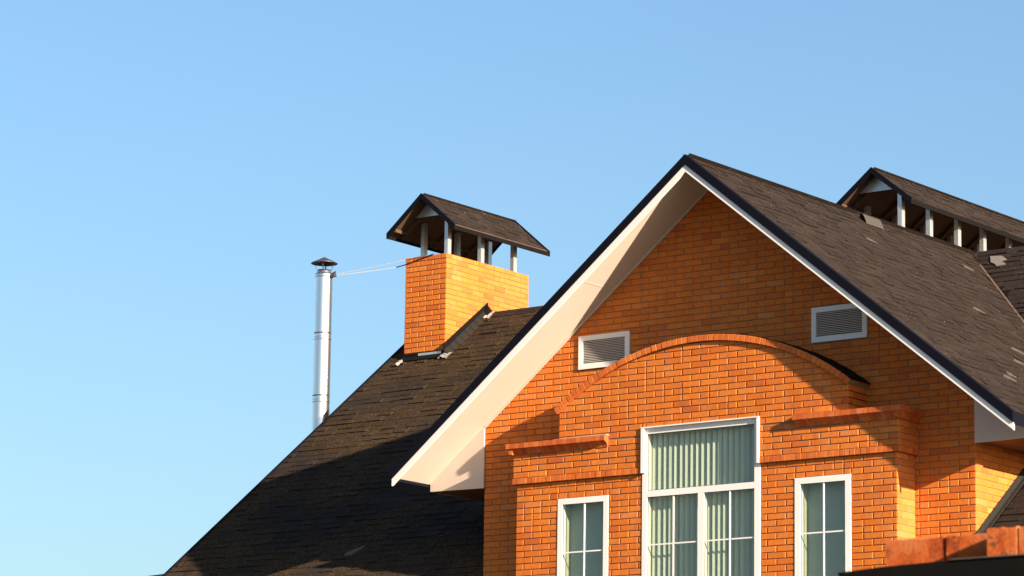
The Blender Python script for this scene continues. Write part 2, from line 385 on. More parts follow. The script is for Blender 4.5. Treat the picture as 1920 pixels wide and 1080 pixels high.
# moulded ledges: each brick a cove profile
prof = [(.085, 0), (.085, -.062), (.072, -.068), (.05, -.078), (.03, -.095), (.016, -.118), (.012, -.135), (-.03, -.135), (-.03, 0)]
def ledge(x0, x1, side, z):
    o = MB().box(x0+.05 if side < 0 else x0+.01, x1-.01 if side < 0 else x1-.05, -B2-.06, 0, z-.05, z-.004).build('ledge', m_mortar, house)
    n = round((x1-x0)/.072); st = (x1-x0)/n; rg = random.Random(3)
    for i in range(n):
        b = MB(); a = x0+i*st
        sc = rg.uniform(.99, 1.01); end = (i == n-1 and side > 0) or (i == 0 and side < 0)
        b.prism([(-B2-y*sc, z+zz+rg.uniform(-.0015, .0015)) for y, zz in prof], a+.002, a+st-.002, 'x')
        b.build('brick', m_red, o)
    if side > 0:                             # return along the bay side
        m_ = round((B2+.07)/.072); st = (B2+.07)/m_
        for i in range(m_):
            a = -B2-.07+i*st
            MB().prism([(BU1+y, z+zz) for y, zz in prof], a+.002, a+st-.002, 'y').build('brick', m_red, o)
    else:
        for i in range(6): MB().prism([(BU0-y, z+zz) for y, zz in prof], -B2-.07+i*.08+.002, -B2-.07+i*.08+.078, 'y').build('brick', m_red, o)
    return o
ol = ledge(.70, 2.185, -1, -.345); orr = ledge(4.84, 6.29, 1, -.322)
MB().prism([(A0-.05, -.343), (2.195, -.343), (2.19, -.331), (1.9, -.327), (1.6, -.333), (A0-.05, -.336)], -B2-.05, -B2+.01).build('cement_bed', m_concrete, ol)
# a brick broken away below the left ledge
V, F = pillow([(1.80, -.545), (2.03, -.545), (2.035, -.50), (1.98, -.478), (1.90, -.487), (1.84, -.475), (1.80, -.50)][:4]+[(1.90, -.482), (1.80, -.486)], .02, .012)
MB().add([(u, -B2-.006+ww, v) for u, v, ww in V], F).build('broken_brick', m_brick, o_bay)
# arch ring of headers with a felt covering on top
ring = MB(); amax = math.asin((XC-1.385)/RA); na = 60
felt_top = []; o_ring = None
core = []
for i in range(41):
    a = -amax+2*amax*i/40; core.append((XC+(RA-.012)*math.sin(a), ZA+(RA-.012)*math.cos(a)))
inner = [(XC+(x-XC)*(RA-.068)/(RA-.012), ZA+(z-ZA)*(RA-.068)/(RA-.012)) for x, z in core]
for i in range(40): ring.prism([inner[i], inner[i+1], core[i+1], core[i]], -B2-.024, 0)
o_ring = ring.build('arch_ring', m_mortar, house)
st = 2*amax/na; hw = RA*st/2-.003
V, F = pillow([(-hw, -.075), (hw, -.075), (hw, 0), (-hw, 0)], .45, .003); ring_me = mesh('brick', [(u, ww, v) for u, v, ww in V], F, m_mid)
for i in range(na):
    a = -amax+(i+.5)*st; link('brick', ring_me, o_ring, (XC+RA*math.sin(a), -B2-.032+random.uniform(-.002, .002), ZA+RA*math.cos(a)+ZO), (0, a, 0))
cov = MB(); top = [(XC+(RA+.010)*math.sin(-amax+2*amax*i/48), ZA+(RA+.010)*math.cos(-amax+2*amax*i/48)+.004*math.sin(i*2.3)) for i in range(49)]
for i in range(48): cov.prism([top[i], top[i+1], (top[i+1][0], top[i+1][1]-.008), (top[i][0], top[i][1]-.008)], -B2-.01, -.001)
cov.build('felt_cover', m_felt, o_ring)
# ------------------------------------------------------------------ windows
def gasket(a, b, c, d, y, o):
    k = .007; g_ = MB(); y0, y1 = y+.0085, y+.0138
    g_.box(a, a+k, y0, y1, c, d); g_.box(b-k, b, y0, y1, c, d); g_.box(a+k, b-k, y0, y1, d-k, d); g_.box(a+k, b-k, y0, y1, c, c+k); g_.build('gasket', m_gasket, o)
def window(x0, x1, ztop, zbot, y, gx0, gx1, gtop, munt_x, munt_z, label):
    f = MB(); yf = y-.006; gx0 -= .016
    f.box(x0, gx0, yf, y+.07, zbot, ztop); f.box(gx1, x1, yf, y+.07, zbot, ztop); f.box(gx0, gx1, yf, y+.07, gtop, ztop); f.box(gx0, gx1, yf, y+.07, zbot, zbot+.08)
    o = f.build('window', m_white, house); o['label'] = label
    b = MB(); b.box(gx0, gx1, y+.014, y+.020, zbot+.08, gtop); b.build('pane', m_glass, o); gasket(gx0, gx1, zbot+.08, gtop, y, o)
    for mx in munt_x: MB().box(mx-.0085, mx+.0085, y+.003, y+.0125, zbot+.08, gtop).build('muntin', m_white, o)
    xs = [gx0]+list(munt_x)+[gx1]
    for mz in munt_z:
        for a, c in zip(xs[:-1], xs[1:]):
            MB().box(a+(.0115 if a != gx0 else 0), c-(.0115 if c != gx1 else 0), y+.0035, y+.012, mz-.0085, mz+.0085).build('muntin', m_white, o)
    return o
def room(x0, x1, z0, z1, y):
    b = MB(); b.box(x0, x1, y+1.2, y+1.25, z0, z1); b.box(x0-.02, x0, y, y+1.25, z0, z1); b.box(x1, x1+.02, y, y+1.25, z0, z1); b.box(x0, x1, y, y+1.25, z1, z1+.02); b.box(x0, x1, y, y+1.25, z0-.02, z0)
    return b
for (q, g0, g1, gt, mx, mz, lab) in ((WL, 1.511, 2.104, -1.131, 1.817, -1.719, 'narrow white window left of the big window'), (WR, 4.897, 5.49, -1.122, 5.196, -1.70, 'narrow white window right of the big window')):
    o = window(q[0], q[1], q[3], -2.7, -B1, g0, g1, gt, (mx,), (mz,), lab)
    bl = MB(); bl.box(g0-.016, g1, -B1+.165, -B1+.168, -2.66, gt+.05); bl.build('roller_blind', m_roller, o)
    rv = MB(); rv.box(g0-.036, g0-.0165, -B1+.071, -B1+.4, -2.68, gt+.055); rv.box(g1+.0005, g1+.02, -B1+.071, -B1+.4, -2.68, gt+.055); rv.build('reveal', m_jamb, o)
big = MB(); yb = -B1
G0, G1, GT = 2.738, 4.256, -.367
for (a, b, c, d) in ((WB[0], G0, -2.7, -.841), (G1, WB[1], -2.7, -.841), (G0, G1, -1.126, -1.05), (3.466, 3.548, -2.62, -1.1265), (G0, G1, -2.7, -2.62)): big.box(a, b, yb-.006, yb+.07, c, d)
o_big = big.build('window', m_white, house); o_big['label'] = 'big central white window with vertical blinds'
cas = MB(); T = WB[3]                          # raised casing round the upper light
for (a, b, c, d, y0) in ((WB[0]+.004, G0-.02, -.838, T, -B2-.02), (G1+.055, WB[1]+.004, -.838, T, -B2-.02), (WB[0]+.004, WB[1]+.004, T+.0005, T+.014, -B2-.022)): cas.box(a, b, y0, yb+.07, c, d)
cas.box(G0-.0195, G0, yb-.009, yb+.07, -.838, GT); cas.box(G1, G1+.0545, yb-.010, yb+.07, -.838, GT); cas.box(G0-.0195, G1+.0545, yb-.012, yb+.07, GT+.0005, T)
cas.build('casing', m_white, o_big)
MB().box(G0, G1, yb+.014, yb+.020, -1.05, GT).build('pane', m_glass, o_big)
MB().box(G0, 3.466, yb+.014, yb+.020, -2.62, -1.126).build('pane', m_glass, o_big); MB().box(3.548, G1, yb+.014, yb+.020, -2.62, -1.126).build('pane', m_glass, o_big)
for mx, a, b in ((3.11, G0, 3.466), (3.908, 3.548, G1)):
    MB().box(mx-.0085, mx+.0085, yb+.003, yb+.0125, -2.62, -1.126).build('muntin', m_white, o_big)
    MB().box(a, mx-.0115, yb+.0035, yb+.012, -1.7085, -1.6915).build('muntin', m_white, o_big); MB().box(mx+.0115, b, yb+.0035, yb+.012, -1.7085, -1.6915).build('muntin', m_white, o_big)
gasket(G0, G1, -1.05, GT, yb, o_big); gasket(G0, 3.466, -2.62, -1.126, yb, o_big); gasket(3.548, G1, -2.62, -1.126, yb, o_big)
th = R(36); sp = .0775; rg = random.Random(5); i = 0; x = G0+.006
while x < G1-.07:
    t_ = th+rg.gauss(0, .07); dx, dy = .087*math.cos(t_), .087*math.sin(t_); V = []
    for k in range(5):
        s_ = k/4; cv = .006*math.sin(math.pi*s_); V += [(x+dx*s_+cv*math.sin(t_), yb+.10+dy*s_-cv*math.cos(t_), z) for z in (-2.66, GT+.03)]
    b = MB(); b.add(V, [(2*k, 2*k+2, 2*k+3, 2*k+1) for k in range(4)]); b.build('blind_slat', m_blind, o_big, smooth=True); x += sp+rg.uniform(-.004, .004)
MB().box(G0, G1, yb+.072, yb+.16, GT+.031, GT+.06).build('blind_rail', m_white, o_big)
MB().box(G0-.02, G0-.0005, yb+.071, yb+.35, -2.66, GT+.06).build('reveal', m_jamb, o_big); MB().box(G1+.0005, G1+.02, yb+.071, yb+.35, -2.66, GT+.06).build('reveal', m_jamb, o_big)
rm = room(1.475, 5.525, -2.72, -.25, -.30).build('room_lining', m_room, house)

# ------------------------------------------------------------------ vent grilles
for (x0, x1, z0, z1), lab in zip(vents, ('white louvred vent grille on the sunlit left of the gable', 'grey shaded louvred vent grille under the right rake')):
    f = MB(); bd = .062
    f.box(x0, x1, -.022, .02, z1-bd, z1); f.box(x0, x1, -.022, .02, z0, z0+bd); f.box(x0, x0+bd, -.022, .02, z0+bd, z1-bd); f.box(x1-bd, x1, -.022, .02, z0+bd, z1-bd)
    o = f.build('vent_grille', m_white, house); o['label'] = lab
    MB().box(x0+bd, x1-bd, .012, .018, z0+bd, z1-bd).build('backing', m_felt, o)
    n = 14; h = (z1-z0-2*bd)/n
    for i in range(n):
        z = z0+bd+i*h
        MB().prism([(-.016, z+.001), (.006, z+h*.46), (.006, z+h*.46+.003), (-.016, z+.005)], x0+bd, x1-bd, 'x').build('slat', m_white, o)

# ------------------------------------------------------------------ gable roof
YF, EX = -.735, 4.362                          # rake plane, half width to the eave
def yv(x): return YR-(SL/SM)*abs(x-XC)
roof = MB()
for s in (1, -1):
    xe = XC+s*EX
    P = [(XC, YF), (xe, YF), (xe, yv(xe)), (XC, yv(XC))]
    V = [(x, y, zg(x)) for x, y in P]+[(x, y, zg(x)-.03) for x, y in P]
    roof.add(V, [(0, 1, 2, 3) if s > 0 else (3, 2, 1, 0), (7, 6, 5, 4), (0, 4, 5, 1), (1, 5, 6, 2), (2, 6, 7, 3), (3, 7, 4, 0)])
o_groof = roof.build('gable_roof', m_felt, house)

def shingles(u_range, s_max, place, keep, parent, singles, mats, vis, expo=.146, seed=1, wmin=.17, wmax=.34):
    """rows of tabs; place(u, s, n) -> point (s measured down the slope from the ridge)"""
    rg = random.Random(seed); L = []; s = .10; k = 0
    while s < s_max:
        u = u_range[0]-rg.uniform(0, .3)
        while u < u_range[1]:
            wd = rg.uniform(wmin, wmax); a, b = max(u, u_range[0]), min(u+wd-.006, u_range[1])
            if b-a > .04 and keep((a+b)/2, s): L.append((a, b, s, rg.choice((.004, .004, .006, .013, .016))+rg.uniform(0, .003), rg.uniform(-.004, .004), rg.random()))
            u += wd
        s += expo; k += 1
    def geo(a, b, s, t, sk_, base):
        V = []
        for (ss, nn) in ((s-expo-.02, .001), (s+rg.uniform(-.006, .006), t)):
            for uu_, dn in ((a, 0), (b, sk_)):
                V += [Vector(place(uu_, ss+(sk_ if nn > .002 and uu_ == b else 0), nn+(dn if nn > .002 else 0)))]
        V += [Vector(place(a, s, -.002)), Vector(place(b, s, -.002)), Vector(place(a, s-expo-.02, -.002)), Vector(place(b, s-expo-.02, -.002))]
        return V, [(0, 1, 3, 2), (2, 3, 5, 4), (0, 2, 4, 6), (1, 7, 5, 3)]
    order = sorted(range(len(L)), key=lambda i: (0 if vis(place((L[i][0]+L[i][1])/2, L[i][2], 0)) else 1, (Vector(place((L[i][0]+L[i][1])/2, L[i][2], 0))+Vector((0, 0, ZO))-M.translation).length))
    mass = MB()
    for j, i in enumerate(order):
        a, b, s, t, sk_, r_ = L[i]; V, F = geo(a, b, s, t, sk_, 0)
        if j < singles and vis(place((a+b)/2, s, 0)):
            c = V[0].copy(); me = mesh('shingle', [v-c for v in V], F, mats[0]); link('shingle', me, parent, (c.x, c.y, c.z+ZO))
        else: mass.add(V, F, max(.001, r_))
    if mass.V: mass.build('shingle_mass', mats[1], parent, kind='stuff')
cg = math.sqrt(1+SL*SL); cm = math.sqrt(1+SM*SM)
def pg(u, s, n, sg=1): return (XC+sg*(s/cg+n*SL/cg), u, APX-s*SL/cg+n/cg)
shingles((YF+.01, YR), EX*cg, pg, lambda u, s: u < yv(XC+s/cg)+.12, o_groof, 300, (m_sh, m_sh_s), in_frame, seed=11)
shingles((YF+.01, YR), EX*cg, lambda u, s, n: pg(u, s, n, -1), lambda u, s: u < yv(XC+s/cg)+.12, o_groof, 0, (m_sh, m_sh_s), in_frame, seed=12)
def ridge_caps(parent, y0, y1, xc, zt, sl, m_, step=.2, half=.14):
    n = int((y1-y0)/step); c = math.sqrt(1+sl*sl)
    for i in range(n):
        a = y0+i*step; b = a+step+.03; V = []
        for y, h in ((a, .020), (b, .012)):
            for dx in (-half/c, -.02, 0, .02, half/c): V.append((xc+dx, y, zt-sl*abs(dx)+h-(.006 if dx else 0)+random.uniform(-.002, .002)))
        b_ = MB(); b_.add(V, [(k, k+1, k+6, k+5) for k in range(4)]+[(0, 5, 9, 4)]); b_.build('ridge_cap', m_, parent)
ridge_caps(o_groof, YF+.02, YR-.1, XC, APX, SL, m_sh)
# worn bare patches and one lifted cap
def patch(pts, place, parent, m_=None, n=.02):
    V = [place(u, s, n) for u, s in pts]; k = len(V); V += [place(u, s, .0) for u, s in pts]
    MB().add(V, [tuple(range(k))]+[(i, (i+1) % k, k+(i+1) % k, k+i) for i in range(k)]).build('bare_patch', m_ or m_patch, parent)
for (x, y, ln) in ((4.21, 2.33, .17), (4.03, 5.07, .2), (5.32, 3.04, .2), (6.18, 2.44, .22), (6.5, 1.9, .2), (7.01, .72, .2), (6.9, .95, .14)):
    s = (x-XC)*cg; patch([(y-ln*.4, s-.05), (y-.03, s-.038), (y+ln*.2, s-.002), (y+ln*.5, s+.05), (y+ln*.40, s+.056), (y+.03, s+.022), (y-.06, s+.012), (y-ln*.47, s-.032)], pg, o_groof)
lc = MB(); V = []
for k in range(7):
    a = math.pi*(k/6); hh = .012+.085*math.sin(a); V += [(XC+.06+.13*k/6, 3.12, APX-SL*(.06+.13*k/6)+hh), (XC+.10+.13*k/6, 3.48, APX-SL*(.10+.13*k/6)+hh+.012)]
lc.add(V, [(2*k, 2*k+1, 2*k+3, 2*k+2) for k in range(6)]); lc.build('lifted_cap', plain('grey_shingle', (.034, .029, .026), .9, 0, .3, 40), o_groof)
# rake trims
for s in (1, -1):
    for (nm, z0, z1, y0, y1, m_) in (('drip_edge', -.095, .03, YF-.025, YF-.002, m_navy), ('rake_fascia', -.18, -.094, YF-.012, YF+.02, m_white)):
        a, b = XC, XC+s*(EX+.012)
        MB().prism([(a, APX+z0), (b, zg(b)+z0), (b, zg(b)+z1), (a, APX+z1)], y0, y1).build(nm, m_, house)
    a, b = XC+s*.001, XC+s*(EX+.012)
    MB().prism([(a, APX+.024), (b, zg(b)+.024), (b, zg(b)+.0305), (a, APX+.0305)], YF-.0015, YF+.055).build('drip_edge', m_navy, house)
    xe = XC+s*(EX+.014)
    MB().box(min(xe, xe-s*.02), max(xe, xe-s*.02), YF, yv(xe), zg(xe)-.11, zg(xe)+.012).build('eave_trim', m_navy, house)
    # soffit panels under the rake
    for k in range(3):
        y0 = YF+.021+k*.243; a, b = XC+s*.002, XC+s*(EX-.02)
        y1 = min(y0+.236, .03); pz = sof
        MB().prism([(a, pz), (b, pz-SL*(EX-.02)), (b, pz-SL*(EX-.02)+.012), (a, pz+.012)], y0, y1).build('soffit_panel', m_cream, house)
        MB().prism([(a, pz+.001), (b, pz-SL*(EX-.02)+.001), (b, pz-SL*(EX-.02)+.016), (a, pz+.016)], y1, y1+.007).build('soffit_seam', m_cream, house)
    MB().prism([(XC, sof-.028), (XC+s*3.48, sof-SL*3.48-.028), (XC+s*3.48, sof-SL*3.48-.002), (XC, sof-.002)], -.024, -.002).build('wall_trim', m_cream, house)
    for xd in (1.55,):                    # butt joints of the soffit panels
        xa, xb = XC+s*(xd-.009), XC+s*(xd+.009)
        MB().prism([(xa, zg(xa, sof)-.0015), (xb, zg(xb, sof)-.0015), (xb, zg(xb, sof)-.0005), (xa, zg(xa, sof)-.0005)], YF+.022, -.026).build('soffit_joint', m_cream, house)
    # boxed return at the eave
    x0 = 0 if s < 0 else W; xe = XC+s*(EX-.035); zb = -.778 if s < 0 else -.755
    MB().prism([(x0-s*0, zb), (xe, zb+.012), (xe, zg(xe, sof)-.0), (x0, zg(x0, sof))], -.022, -.001).build('return_panel', m_cream, house)
    MB().box(min(xe, xe-s*.02), max(xe, xe-s*.02), -.0005, yv(xe), zb+.013, zg(xe, sof)).build('return_panel', m_cream, house)
    n = 7; st = abs(xe-x0)/n
    for k in range(n):
        a = min(x0, xe)+k*st; MB().box(a+.004, a+st-.004, -.0205, 3.2, zb+.014, zb+.024).build('eave_soffit_board', m_brown, house)

# ------------------------------------------------------------------ main roof
XL, XRR, YE = -5.72, 12.7, -.45
mr = MB()
def slab(P):
    n = len(P); V = [(x, y, zm(y)) for x, y in P]+[(x, y, zm(y)-.06) for x, y in P]
    mr.add(V, [tuple(range(n)), tuple(range(n, 2*n))[::-1]]+[(i, n+i, n+(i+1) % n, (i+1) % n) for i in range(n)])
slab([(XL, YE), (-.001, YE), (-.001, YR), (XL, YR)]); slab([(W+.001, YE), (XRR, YE), (XRR, YR), (W+.001, YR)])
slab([(0, yv(0)), (XC, YR-.02), (XC, YR), (0, YR)]); slab([(W, yv(W)), (W, YR), (XC, YR), (XC, YR-.02)])
slab([(XL, YR+.001), (XRR, YR+.001), (XRR, 12.6), (XL, 12.6)])
o_mroof = mr.build('main_roof', m_felt, house)
def pm(u, s, n): return (u, YR-s/cm-n*SM/cm, ZR-s*SM/cm+n/cm)
shingles((XL+.005, -.01), (YR-YE)*cm, pm, lambda u, s: True, o_mroof, 300, (m_mo, m_mo_s), lambda P: in_frame(P) and P[0] < -.95-max(0, (P[1]-1.6))*.5 and P[2] < 2.8, seed=21)
shingles((XC+.02, 8.0), (YR-2.2)*cm, pm, lambda u, s: YR-s/cm > yv(u)-.1, o_mroof, 60, (m_sh, m_sh_s), lambda P: in_frame(P) and P[1] > 5.2, seed=22)
shingles((W+.10, 9.6), (YR-YE)*cm, pm, lambda u, s: YR-s/cm < yv(u)+.3, o_mroof, 60, (m_sh, m_sh_s), lambda P: in_frame(P) and P[1] < 1.4, seed=23)
n = 44
for i in range(n):
    a = XL+.02+i*.21; V = []
    if a > XC: break
    for x, h in ((a, .020), (a+.24, .012)):
        for dy in (-.12, -.02, 0, .02, .12): V.append((x, YR+dy, ZR-SM*abs(dy)+h-(.006 if dy else 0)))
    MB().add(V, [(k, k+1, k+6, k+5) for k in range(4)]+[(0, 5, 9, 4)]).build('ridge_cap', m_sh, o_mroof)
# left verge trim
V = [(XL-.03, y, zm(y)+d) for y in (YE, YR) for d in (-.16, .022)]+[(XL+.012, y, zm(y)+d) for y in (YE, YR) for d in (-.16, .022)]
MB().add(V, [(0, 1, 3, 2), (4, 6, 7, 5), (1, 5, 7, 3), (0, 2, 6, 4), (0, 4, 5, 1), (2, 3, 7, 6)]).build('verge_trim', m_navy, o_mroof)
patch([(-2.70, 6.95), (-2.56, 6.85), (-2.50, 6.80), (-2.52, 6.90), (-2.60, 7.02), (-2.69, 7.05)], pm, o_mroof, n=.024)
# flashing of the right slope against the side wall of the wing
V = [(x, y, zm(y)+d) for y in (YE, yv(W)) for x, d in ((W+.002, .0), (W+.075, .0), (W+.075, .02), (W+.03, .026), (W+.012, .10), (W+.002, .10))]
MB().add(V, [(i, (i+1) % 6, 6+(i+1) % 6, 6+i) for i in range(6)]+[(5, 4, 3, 2, 1, 0), (6, 7, 8, 9, 10, 11)]).build('wall_flashing', m_flash, o_mroof)
# valley patches at the top of the right valley
patch([(3.86, .17), (4.05, .20), (4.17, .32), (4.10, .36), (4.22, .46), (4.10, .50), (4.03, .42), (3.95, .36)], pm, o_mroof, plain('pale_underlay', (.14, .122, .108), .85, 0, .3, 25), .022)
V = []
for k in range(13):
    x = XC+.3+k*.26; y = yv(x); V += [(x-.012, y-.008, zg(x)+.024), (x+.012, y+.008, zg(x)+.024)]
MB().add(V, [(2*k, 2*k+2, 2*k+3, 2*k+1) for k in range(12)]).build('valley_strip', plain('rusty_strip', (.07, .042, .028), .8, 0, .4, 20), o_mroof)

# ------------------------------------------------------------------ chimneys with roofed caps
def cap_roof(parent, xr, zr, y0, y1, half, drop, thick, seed, sh_single):
    sl = drop/half; c = math.sqrt(1+sl*sl); deck = MB()
    for s in (1, -1):
        deck.prism([(xr, zr), (xr+s*half, zr-drop), (xr+s*half, zr-drop-.02), (xr, zr-.02)], y0+.012, y1-.012)
    o = deck.build('cap_roof', m_wood, parent)
    for s in (1, -1):
        b = xr+s*(half+.008); zb = zr-sl*(half+.008)
        for (ya, yb_) in ((y0-.012, y0+.011), (y1-.011, y1+.012)):
            MB().prism([(xr+s*.0005, zr-thick+.03), (b, zb-thick+.03), (b, zb+.03), (xr+s*.0005, zr+.03)], ya, yb_).build('cap_fascia', m_navy, o)
        MB().box(min(b, b-s*.014), max(b, b-s*.014), y0+.012, y1-.012, zb-.05, zb+.012).build('cap_fascia', m_felt, o)
        MB().bar((xr+s*half*.80, y0+.02, zr-drop*.80-.05), (xr+s*half*.80, y1-.02, zr-drop*.80-.05), .04, .05).build('purlin', m_wood, o)
        pl = lambda u, q, n, s=s: (xr+s*(q/c+n*sl/c), u, zr-q*sl/c+n/c)
        shingles((y0+.015, y1-.015), half*c, pl, lambda u, q: True, o, 120 if s > 0 else 0, (m_sh, m_sh_s), in_frame, .13, seed+s, .16, .3)
    yy = y0+.3
    while yy < y1-.2:
        for s in (1, -1): MB().bar((xr+s*.02, yy, zr-.06), (xr+s*half*.93, yy, zr-drop*.93-.06), .04, .06, (0, 1, 0)).build('rafter', m_wood, o)
        yy += .78
    ridge_caps(o, y0+.01, y1-.03, xr, zr, sl, m_sh, .2, .1)
    return o
CX0, CX1, CY0, CY1, CZ0, CZ1 = -5.428, -4.664, 5.169, 7.196, 1.5, 3.638
ch = MB(); ch.box(CX0+.009, CX1-.009, CY0+.009, CY1-.006, CZ0, CZ1-.006); o_ch = ch.build('chimney', m_mortar, house)
o_ch['label'] = 'tall brick chimney on the main ridge, left of the gable'
pv = CZ1-CR*40
lay(rows(CX0, CX1-.004, 2.20, CZ1, CR, pv, CX0+.0, header=0), 'front', CY0, o_ch, 120, OB)
lay(rows(CY0+.004, CY1, 1.9, CZ1, CR, pv, CY0+.0), 'right', CX1, o_ch, 280, OB, hidden=lambda u, v: v < zm(u)-.03)
XRG = -5.050
o_cap = cap_roof(house, XRG, 4.517, 5.032, 7.375, .6256, .525, .085, 40, True)
def post(x, y, z0, z1, parent, wx=.062, wy=.085):
    b = MB(); t_ = .006                        # open channel profile
    b.box(x-wx/2, x+wx/2, y-wy/2, y-wy/2+t_, z0, z1); b.box(x+wx/2-t_, x+wx/2, y-wy/2+t_+.0005, y+wy/2, z0, z1); b.box(x-wx/2, x-wx/2+t_, y-wy/2+t_+.0005, y+wy/2, z0, z1)
    o = b.build('post', m_galv, parent)
def under(xr, zr, half, drop, x): return zr-drop/half*abs(x-xr)-.025
for y in (5.235, 6.04, 6.85): post(-4.70, y, CZ1-.01, under(XRG, 4.517, .6256, .525, -4.70), o_ch)
for y in (5.535, 6.34, 7.12): post(-5.375, y, CZ1-.01, under(XRG, 4.517, .6256, .525, -5.375), o_ch)
for y in (5.25, 7.14): MB().prism([(XRG-.27, 4.243), (XRG+.27, 4.243), (XRG, 4.485)], y, y+.006).build('gable_plate', m_galv, o_ch)
# chimney flashing: black apron, side upstand with its strip, crumpled foil corners
ap = MB(); ap.prism([(CY0-.012, 2.195), (CY0-.012, zm(CY0)+.03), (CY0-.09, zm(CY0-.09)+.035), (CY0-.09, zm(CY0-.09)+.022), (CY0+.02, zm(CY0)+.0), (CY0+.02, 2.195)], CX0-.03, CX1+.02, 'x'); ap.build('apron', m_felt, o_ch)
MB().box(CX0+.28, CX1-.06, CY0-.018, CY0-.0125, 2.15, 2.185).build('apron_strip', m_galv, o_ch)
up_ = MB(); y0, y1 = CY0-.05, YR+.02
V = [(x, y, zm(y)+d) for y in (y0, y1) for x, d in ((CX1+.001, .0), (CX1+.014, .0), (CX1+.014, .20), (CX1+.001, .20))]
up_.add(V, [(i, (i+1) % 4, 4+(i+1) % 4, 4+i) for i in range(4)]+[(3, 2, 1, 0), (4, 5, 6, 7)]); up_.build('side_flashing', m_felt, o_ch)
for i in range(9):                             # lumpy strip of short overlapping pieces
    a = y0+(y1-y0)*i/9; b = y0+(y1-y0)*(i+1)/9+.015; V = []
    for y, h in ((a, .055), (b, .045)):
        for dx, d in ((.014, .10), (.05, h), (.09, .035), (.115, .012)): V.append((CX1+dx, y, zm(y)+d))
    MB().add(V, [(k, k+1, k+5, k+4) for k in range(3)]+[(0, 4, 7, 3), (0, 3, 2, 1), (4, 5, 6, 7)]).build('flashing_piece', m_flash, o_ch)
def foil(x, y, sx, sy, seed, parent):
    rg = random.Random(seed); V = []; n = 7
    for i in range(n):
        for j in range(n):
            u, v = x+sx*(i/(n-1)-.5)*(1+.3*rg.uniform(-1, 1)*(j in (0, n-1))), y+sy*(j/(n-1)-.5)*(1+.3*rg.uniform(-1, 1)*(i in (0, n-1)))
            V.append((u+rg.uniform(-.006, .006), v+rg.uniform(-.006, .006), zm(v)+.035+rg.uniform(0, .035)*math.sin(math.pi*i/(n-1)+.3)))
    MB().add(V, [(i*n+j, (i+1)*n+j, (i+1)*n+j+1, i*n+j+1) for i in range(n-1) for j in range(n-1)]).build('foil_patch', m_foil, parent)
foil(CX1+.04, CY0-.07, .17, .13, 1, o_ch); foil(CX0+.02, CY0-.14, .07, .12, 2, o_ch); foil(CX1+.10, 6.06, .13, .17, 4, o_ch)
V = [(CX1+.014, 6.0, zm(6.0)+.03), (CX1+.014, 6.2, zm(6.1)+.16), (CX1+.125, 6.06, zm(6.06)+.03), (CX1+.014, 6.15, zm(6.15)+.02), (CX1+.125, 6.16, zm(6.16)+.02), (CX1+.045, 6.12, zm(6.1)+.17)]
MB().add(V, [(0, 5, 1), (0, 2, 5), (2, 4, 5), (4, 1, 5), (1, 4, 3)]).build('flashing_tip', m_felt, o_ch)

VX, VZ, VY0 = 2.70, 3.905, 4.88                # long chimney behind the gable ridge
vb = MB(); vb.box(2.30+.006, 3.16-.006, VY0+.1, 9.4, 1.8, 2.78); o_v = vb.build('long_chimney', m_mortar, house)
o_v['label'] = 'long low roofed chimney behind the right slope of the gable'
lay(rows(2.30, 3.156, 2.1, 2.79, CR, 2.79-CR*20, 2.30), 'front', VY0+.094, o_v, 0, OB)
lay(rows(VY0+.098, 9.4, 2.1, 2.79, CR, 2.79-CR*20, 0), 'right', 3.16, o_v, 0, OB)
o_cap2 = cap_roof(house, VX, VZ, VY0, 9.6, .61, .482, .085, 60, True)
o_cap['label'] = 'small shingled gable roof over the tall left chimney'; o_cap2['label'] = 'long shingled roof over the chimney behind the gable ridge'
for y in (4.95, 5.69, 6.45, 7.15, 7.88, 8.6, 9.3): post(3.115, y, 2.77, under(VX, VZ, .61, .482, 3.115), o_v)
for y in (5.46, 6.2, 6.95, 7.7, 8.45, 9.2): post(2.29, y, 2.77, under(VX, VZ, .61, .482, 2.29), o_v)
MB().prism([(VX-.30, 3.64), (VX+.30, 3.64), (VX, 3.875)], 5.05, 5.056).build('gable_plate', m_galv, o_v)

# ------------------------------------------------------------------ flue pipe, stay wires, cable
PX, PY = -6.45, 4.53
flue = tag(empty('flue_pipe', (PX, PY, 0)), 'shiny stainless steel flue pipe with a conical rain cap, left of the brick chimney', 'flue')
def lathe(name, prof_, material, n=40, smooth=True):
    V = [(r_*math.cos(2*math.pi*k/n), r_*math.sin(2*math.pi*k/n), z+ZO) for r_, z in prof_ for k in range(n)]; m_ = len(prof_)
    F = [(i*n+k, i*n+(k+1) % n, (i+1)*n+(k+1) % n, (i+1)*n+k) for i in range(m_-1) for k in range(n)]
    return link(name, mesh(name, V, F, material, smooth), flue)
zt = 3.445
for i, (a, b) in enumerate(((zt-.93, zt-.05), (zt-1.86, zt-.945), (zt-2.8, zt-1.875), (zt-4.7, zt-2.815), (-ZO, zt-4.715))): lathe('pipe_section', [(.129, a), (.131, a+.004), (.131, a+.005), (.131, a+.03), (.131, b-.03), (.131, b-.005), (.131, b-.004), (.129, b)], m_steel)
for z in (zt-.94, zt-1.87, zt-2.81): 
    lathe('joint_groove', [(.127, z-.012), (.127, z+.012)], m_dsteel); lathe('clamp_band', [(.131, z-.10), (.1335, z-.095), (.1335, z-.055), (.131, z-.05)], m_steel)
lathe('pipe_collar', [(.131, zt-.10), (.137, zt-.09), (.137, zt-.045), (.12, zt-.04), (.108, zt-.02), (.104, zt+.015), (.098, zt+.015), (.098, zt-.3)], m_steel)
